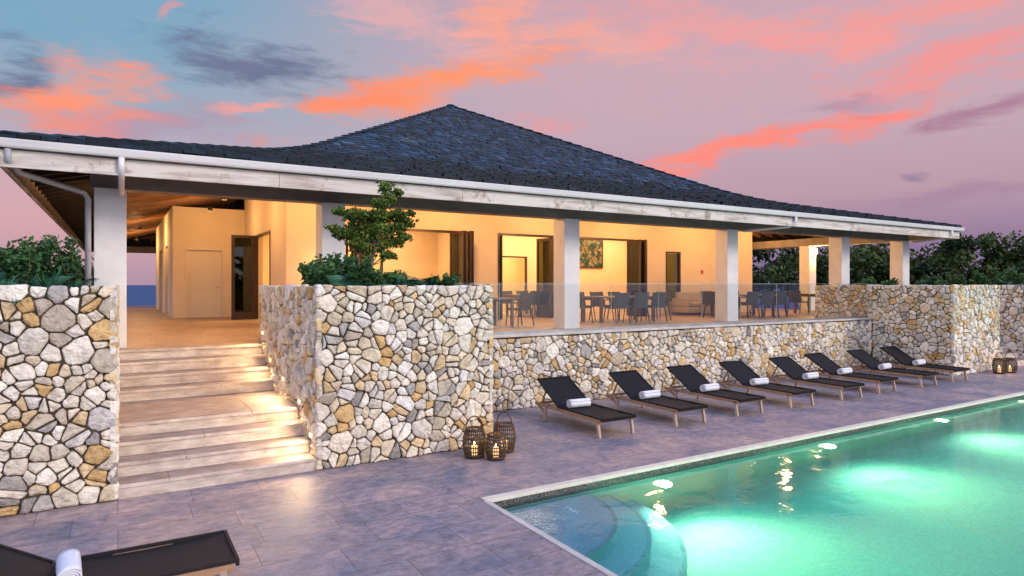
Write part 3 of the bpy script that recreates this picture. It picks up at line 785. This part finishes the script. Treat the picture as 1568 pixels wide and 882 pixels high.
def small_tree(bx,by,bz,name):
    e=MB()
    k=Vector((bx,by,bz))
    tr=[k,k+Vector((.02,0,.25)),k+Vector((-.03,.02,.55)),k+Vector((.01,.0,.9)),k+Vector((.05,0,1.35)),k+Vector((.16,0,1.8))]
    e.tube(tr,[.05,.042,.036,.028,.018,.010],8,1)
    e.tube([k+Vector((.05,0,.05)),k+Vector((.14,.05,.4)),k+Vector((.22,.1,.8)),k+Vector((.30,.1,1.15))],[.032,.026,.018,.01],7,1)
    cl=[((-.50,0,1.08),(.22,.2,.11)),((-.28,.1,1.18),(.20,.2,.13)),((-.08,.05,1.06),(.20,.2,.13)),((.1,-.1,1.16),(.22,.2,.14)),((.40,0,1.22),(.20,.2,.12)),((.62,.1,1.33),(.18,.16,.10)),
        ((-.34,-.1,1.40),(.20,.2,.11)),((-.08,.05,1.40),(.21,.2,.13)),((.18,.05,1.42),(.20,.2,.13)),((.42,-.05,1.44),(.17,.16,.11)),((-.60,.0,1.46),(.13,.12,.06)),
        ((.12,.0,1.64),(.17,.15,.10)),((.28,.0,1.74),(.15,.15,.10)),((.22,.0,1.94),(.12,.12,.09)),((.16,.1,.92),(.19,.2,.13)),((.44,.1,.98),(.18,.17,.10)),((-.14,.0,.84),(.16,.14,.10)),
        ((.44,0,1.86),(.10,.09,.05)),((-.70,0,1.17),(.11,.1,.05)),((.58,.0,1.08),(.12,.12,.06)),((.25,0,.74),(.14,.12,.08)),((.68,0,1.5),(.08,.08,.04)),((-.32,0,.95),(.15,.14,.08)),((.02,.1,1.26),(.24,.2,.14))]
    for c,r in cl:
        p=k+Vector(c); j=tr[min(5,max(2,int(c[2]/.4)))]
        e.tube([j,(j+p)/2+Vector((0,0,-.04)),p],[.012,.008,.004],5,1)
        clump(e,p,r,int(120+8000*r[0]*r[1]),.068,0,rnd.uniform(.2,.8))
        for _ in range(4):
            q=p+Vector((rnd.uniform(-1,1)*r[0]*1.3,rnd.uniform(-1,1)*r[1],rnd.uniform(-1,1)*r[2]*1.4)); e.tube([p,q],[.004,.002],4,1); clump(e,q,(.045,.045,.035),12,.06,0,rnd.uniform(.4,.9))
    return e.build(name,[M_leaf,M_bark])
small_tree(3.80,10.85,2.28,'planter_tree')

def strap_plant(e,c,n,L,w=.035,m=0,droop=.5):
    c=Vector(c)
    for i in range(n):
        a=rnd.uniform(0,2*math.pi); el2=rnd.uniform(.25,1.35); l=L*rnd.uniform(.7,1.1)
        d=Vector((math.cos(a)*math.cos(el2),math.sin(a)*math.cos(el2),math.sin(el2))); s=Vector((-math.sin(a),math.cos(a),0))
        q=rnd.uniform(.1,1); P=[]
        for k in range(5):
            t=k/4; p=c+d*l*t+Vector((0,0,-droop*l*t*t*.5)); ww=w*(.5+1.2*t)*(1-t)**.6 if t<1 else 0.002
            P.append((p-s*ww,p+s*ww))
        for k in range(4): e.face([P[k][0],P[k][1],P[k+1][1],P[k+1][0]],m,(q,q,q))
def frond(e,c,a,L,el2,m=0,q=.5):
    c=Vector(c); d=Vector((math.cos(a)*math.cos(el2),math.sin(a)*math.cos(el2),math.sin(el2))); s=Vector((-math.sin(a),math.cos(a),0))
    prev=c
    for k in range(1,13):
        t=k/12; p=c+d*L*t+Vector((0,0,-.45*L*t*t)); ll=L*.33*math.sin(math.pi*(.15+.8*t))
        dr=(p-prev).normalized()
        for sg in (-1,1):
            tip=p+s*sg*ll+dr*ll*.6+Vector((0,0,-.25*ll)); w=dr*.012
            e.face([p-w,p+w,tip],m,(q,q,q))
        e.face([prev-s*.005,prev+s*.005,p+s*.004,p-s*.004],m,(q,q,q)); prev=p
def shrub_bed(name,x0,x1,y0,y1,z,n,hmin,hmax,palms):
    e=MB()
    for _ in range(n):
        x=rnd.uniform(x0,x1);y=rnd.uniform(y0,y1);h=rnd.uniform(hmin,hmax)
        b=Vector((x,y,z))
        for s in range(5):
            tip=b+Vector((rnd.uniform(-.22,.22),rnd.uniform(-.22,.22),h*rnd.uniform(.6,1.0)))
            e.tube([b,(b+tip)/2+Vector((rnd.uniform(-.04,.04),0,0)),tip],[.010,.007,.003],4,2)
            sb=rnd.uniform(.15,.5)
            for k in range(7):
                p=b.lerp(tip,.35+.1*k)
                clump(e,p,(.085,.085,.07),16,.085,0,sb+.06*k)
    for (x,y,kind) in palms:
        if kind=='s': strap_plant(e,(x,y,z),46,.60,.018,1)
        else:
            for i in range(15): frond(e,(x,y,z),rnd.uniform(0,6.28),rnd.uniform(.5,.8),rnd.uniform(.35,1.3),1,rnd.random())
    return e.build(name,[M_shrub,M_palm,M_bark])
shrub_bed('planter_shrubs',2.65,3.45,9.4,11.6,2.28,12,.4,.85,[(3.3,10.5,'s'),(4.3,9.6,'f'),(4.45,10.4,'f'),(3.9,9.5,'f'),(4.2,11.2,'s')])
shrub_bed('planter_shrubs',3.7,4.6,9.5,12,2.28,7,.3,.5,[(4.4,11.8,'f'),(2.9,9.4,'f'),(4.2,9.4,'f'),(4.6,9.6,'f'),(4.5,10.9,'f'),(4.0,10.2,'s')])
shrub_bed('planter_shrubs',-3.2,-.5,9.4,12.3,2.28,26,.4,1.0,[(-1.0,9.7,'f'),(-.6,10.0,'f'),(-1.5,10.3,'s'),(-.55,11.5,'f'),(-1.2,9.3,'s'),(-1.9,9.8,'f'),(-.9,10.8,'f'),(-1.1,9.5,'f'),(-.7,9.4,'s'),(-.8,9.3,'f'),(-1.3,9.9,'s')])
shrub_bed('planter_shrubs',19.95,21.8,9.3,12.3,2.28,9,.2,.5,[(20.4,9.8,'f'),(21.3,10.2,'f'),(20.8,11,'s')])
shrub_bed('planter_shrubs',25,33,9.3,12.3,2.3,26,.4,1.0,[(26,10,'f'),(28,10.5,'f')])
e=MB()
for a,b in ((-5.9,-.42),(2.61,4.67),(19.85,21.89)): e.box((a,YF+.41,2.301),(b,YB-.1,2.36))
e.build('soil',M_soil)

def tree_mass(name,line,n,ztop,size,thick=3.0,zb=-1.5,per=420,rr=(1.0,1.9)):
    e=MB(); 
    for i in range(n):
        t=(i+rnd.random())/n*(len(line)-1); k=min(int(t),len(line)-2); f=t-k
        x=line[k][0]*(1-f)+line[k+1][0]*f+rnd.uniform(-thick,thick); y=line[k][1]*(1-f)+line[k+1][1]*f+rnd.uniform(-thick,thick)
        r=rnd.uniform(*rr); top=ztop+rnd.uniform(-1.8,.3)+.3*math.sin(i*.35)
        z=rnd.choice((top-r*.7,top-r*.7,rnd.uniform(zb+1,top-r)))
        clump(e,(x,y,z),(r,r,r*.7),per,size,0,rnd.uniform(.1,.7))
        if i%3==0: e.tube([(x,y,zb-1),(x+.2,y,(zb+z)/2),(x,y,z)],[.15,.11,.05],6,1)
    return e.build(name,[M_far,M_bark])
tree_mass('background_trees',[(39,31),(44,22),(48,16),(56,10),(66,2)],125,5.2,.34,per=380,rr=(.8,1.7))
tree_mass('background_trees',[(-24,30),(-12,40),(-5,46),(-1.6,47)],32,4.6,.30,1.2)

# ---------------------------------------------------------------- sky
def azel(px,py):
    t=(px-784)/988; v=(436-py)/988
    return math.atan(t)+math.radians(31.43), math.atan(v/math.sqrt(1+t*t))
w=bpy.data.worlds.new('sky'); scene.world=w; w.use_nodes=True
nt=w.node_tree; N=nt.nodes.new; L=nt.links.new; bg=nt.nodes['Background']
def mth(op,a,b=None,c=None,clampv=False):
    n=N('ShaderNodeMath'); n.operation=op; n.use_clamp=clampv
    for i,v in enumerate((a,b,c)):
        if v is None: continue
        if isinstance(v,(int,float)): n.inputs[i].default_value=v
        else: L(v,n.inputs[i])
    return n.outputs[0]
def sstep(v,a,b,o0=0,o1=1):
    n=N('ShaderNodeMapRange'); n.interpolation_type='SMOOTHSTEP'; L(v,n.inputs[0]) 
    for i,q in enumerate((a,b,o0,o1)): n.inputs[i+1].default_value=q
    return n.outputs[0]
def mix(f,a,b,bt='MIX'):
    n=N('ShaderNodeMixRGB'); n.blend_type=bt
    if isinstance(f,(int,float)): n.inputs[0].default_value=f
    else: L(f,n.inputs[0])
    for i,v in ((1,a),(2,b)):
        if isinstance(v,tuple): n.inputs[i].default_value=v
        else: L(v,n.inputs[i])
    return n.outputs[0]
tc=N('ShaderNodeTexCoord'); sp=N('ShaderNodeSeparateXYZ'); L(tc.outputs['Generated'],sp.inputs[0])
az=mth('ARCTAN2',sp.outputs[0],sp.outputs[1]); el0=mth('ARCSINE',sp.outputs[2])
cb=N('ShaderNodeCombineXYZ'); L(az,cb.inputs[0]); L(mth('MULTIPLY',el0,2.4),cb.inputs[1])
def noise(scale,detail,dist=0,off=0,stretch=None,rough=.55,out='Fac'):
    src=cb.outputs[0]
    if stretch or off:
        mp=N('ShaderNodeMapping'); mp.inputs['Location'].default_value=(off,off*.7,0)
        if stretch: mp.inputs['Scale'].default_value=(stretch[0],stretch[1],1); mp.inputs['Rotation'].default_value=(0,0,stretch[2])
        L(src,mp.inputs[0]); src=mp.outputs[0]
    n=N('ShaderNodeTexNoise'); n.noise_dimensions='2D'; n.inputs['Scale'].default_value=scale; n.inputs['Detail'].default_value=detail; n.inputs['Distortion'].default_value=dist
    n.inputs['Roughness'].default_value=rough
    L(src,n.inputs['Vector']); return n.outputs[out]
wc=noise(5.5,4,0,3.1,out='Color')
v0=N('ShaderNodeCombineXYZ'); L(az,v0.inputs[0]); L(el0,v0.inputs[1])
vm=N('ShaderNodeVectorMath'); vm.operation='MULTIPLY_ADD'; L(wc,vm.inputs[0]); vm.inputs[1].default_value=(.16,.07,0); vm.inputs[2].default_value=(-.08,-.035,0)
vs_=N('ShaderNodeVectorMath'); vs_.operation='ADD'; L(vm.outputs[0],vs_.inputs[0]); L(v0.outputs[0],vs_.inputs[1])
WV=vs_.outputs[0]
det=noise(10,8,.35,1.7,(1,1.8,-.35),.66)
det=mth('MULTIPLY',mth('SUBTRACT',det,.5),2.3)
def ramp(f,stops):
    r=N('ShaderNodeValToRGB'); e=r.color_ramp.elements
    e[0].position=stops[0][0]; e[0].color=stops[0][1]; e[1].position=stops[-1][0]; e[1].color=stops[-1][1]
    for p,c in stops[1:-1]: x=e.new(p); x.color=c
    L(f,r.inputs[0]); return r.outputs[0]
en=mth('DIVIDE',el0,1.5708)
left=ramp(en,[(0,lin(178,148,168)),(.05,lin(214,165,174)),(.09,lin(206,170,182)),(.15,lin(156,172,192)),(.24,lin(122,168,196)),(.5,lin(120,150,195)),(1,lin(120,145,195))])
right=ramp(en,[(0,lin(116,106,150)),(.035,lin(146,120,156)),(.08,lin(188,154,170)),(.14,lin(198,168,182)),(.2,lin(202,170,182)),(.28,lin(204,164,176)),(.5,lin(150,150,190)),(1,lin(120,145,195))])
aL=azel(150,300)[0]; aR=azel(900,300)[0]
sky=mix(sstep(az,aL,aR),left,right)
clouds=[
 (60,30,430,80,0,(122,168,196),.85),
 (1250,70,460,130,6,(210,170,182),.6),
 (210,190,240,48,4,(180,142,164),.65),
 (400,98,175,50,-3,(112,120,150),1.),
 (5,108,80,48,10,(105,110,142),1.),
 (95,145,145,68,22,(255,152,120),1.3),
 (150,190,120,34,8,(240,145,134),.7),
 (385,162,75,16,12,(255,160,145),.9),
 (265,18,24,9,30,(240,150,140),.7),
 (690,122,265,42,17,(255,152,112),1.4),
 (560,158,105,26,12,(255,145,110),1.1),
 (760,45,70,75,55,(255,165,138),.9),
 (620,28,190,46,-12,(238,176,174),.7),
 (900,60,190,44,-10,(248,172,160),.7),
 (1100,45,260,44,-14,(244,162,158),.7),
 (1340,35,290,52,5,(252,156,148),.8),
 (1440,90,210,34,10,(250,148,142),.8),
 (1240,198,330,24,10.5,(255,140,126),1.3),
 (1070,232,170,22,8,(255,142,128),1.1),
 (1540,165,150,34,10,(166,114,142),.75),
 (830,190,85,20,5,(240,155,154),.7),
 (1300,150,100,14,0,(160,138,165),.5),
 (1415,263,30,9,0,(146,124,152),.7),
 (1480,300,200,22,3,(156,122,154),.5),
]
for px,py,hw,hh,an,c,st in clouds:
    a0,e0=azel(px,py); a1,_=azel(px+hw/2,py); a2,_=azel(px-hw/2,py); _,e1=azel(px,py-hh/2); _,e2=azel(px,py+hh/2)
    mp=N('ShaderNodeMapping'); mp.vector_type='TEXTURE'; mp.inputs['Location'].default_value=(a0,e0,0); mp.inputs['Rotation'].default_value=(0,0,math.radians(an)); mp.inputs['Scale'].default_value=(abs(a1-a2),abs(e1-e2),1)
    L(WV,mp.inputs[0]); ln=N('ShaderNodeVectorMath'); ln.operation='LENGTH'; L(mp.outputs[0],ln.inputs[0])
    v=mth('SUBTRACT',det,ln.outputs['Value'])
    sky=mix(sstep(v,-1.15,.0,0,min(1,st)),sky,lin(*c))
back_fill=sstep(mth('ADD',mth('MULTIPLY',sp.outputs[0],-.25),mth('MULTIPLY',sp.outputs[1],-.95)),-.1,.9)
sky=mix(back_fill,sky,(1.24,1.18,1.38,1))  # unseen sky behind the camera, brightened as fill for the walls
zen=sstep(el0,.5,1.15)
sky=mix(mth('MULTIPLY',zen,.9),sky,(.50,.72,1.50,1))  # zenith above the view made bluer and brighter to light the deck
sd=Vector((.60,-1,math.tan(math.radians(32))))
ns=N('ShaderNodeTexSky'); ns.sky_type='NISHITA'; ns.sun_disc=False; ns.sun_elevation=math.radians(3); ns.sun_rotation=math.atan2(.60,-1)
nz=mix(1.0,ns.outputs[0],(.05,.05,.05,1),'MULTIPLY')
sky=mix(.1,sky,nz,'ADD')
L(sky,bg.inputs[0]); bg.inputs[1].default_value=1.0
w.cycles.sampling_method='MANUAL'; w.cycles.sample_map_resolution=256
light('sun','SUN',(0,0,20),1.8,(1,.89,.78),None,target=tuple(Vector((0,0,20))-sd),angle=math.radians(18))

# ---------------------------------------------------------------- camera
cam=bpy.data.cameras.new('camera'); co=bpy.data.objects.new('camera',cam); COL.objects.link(co)
co.location=(0,0,2.5); co.rotation_euler=(math.radians(90),0,-math.radians(31.43))
cam.sensor_width=36; cam.lens=36*988/1568; cam.shift_y=-5/1568; cam.clip_end=60000; cam.clip_start=.1
scene.camera=co
scene.view_settings.view_transform='Standard'; scene.view_settings.look='None'; scene.view_settings.exposure=0; scene.view_settings.gamma=1
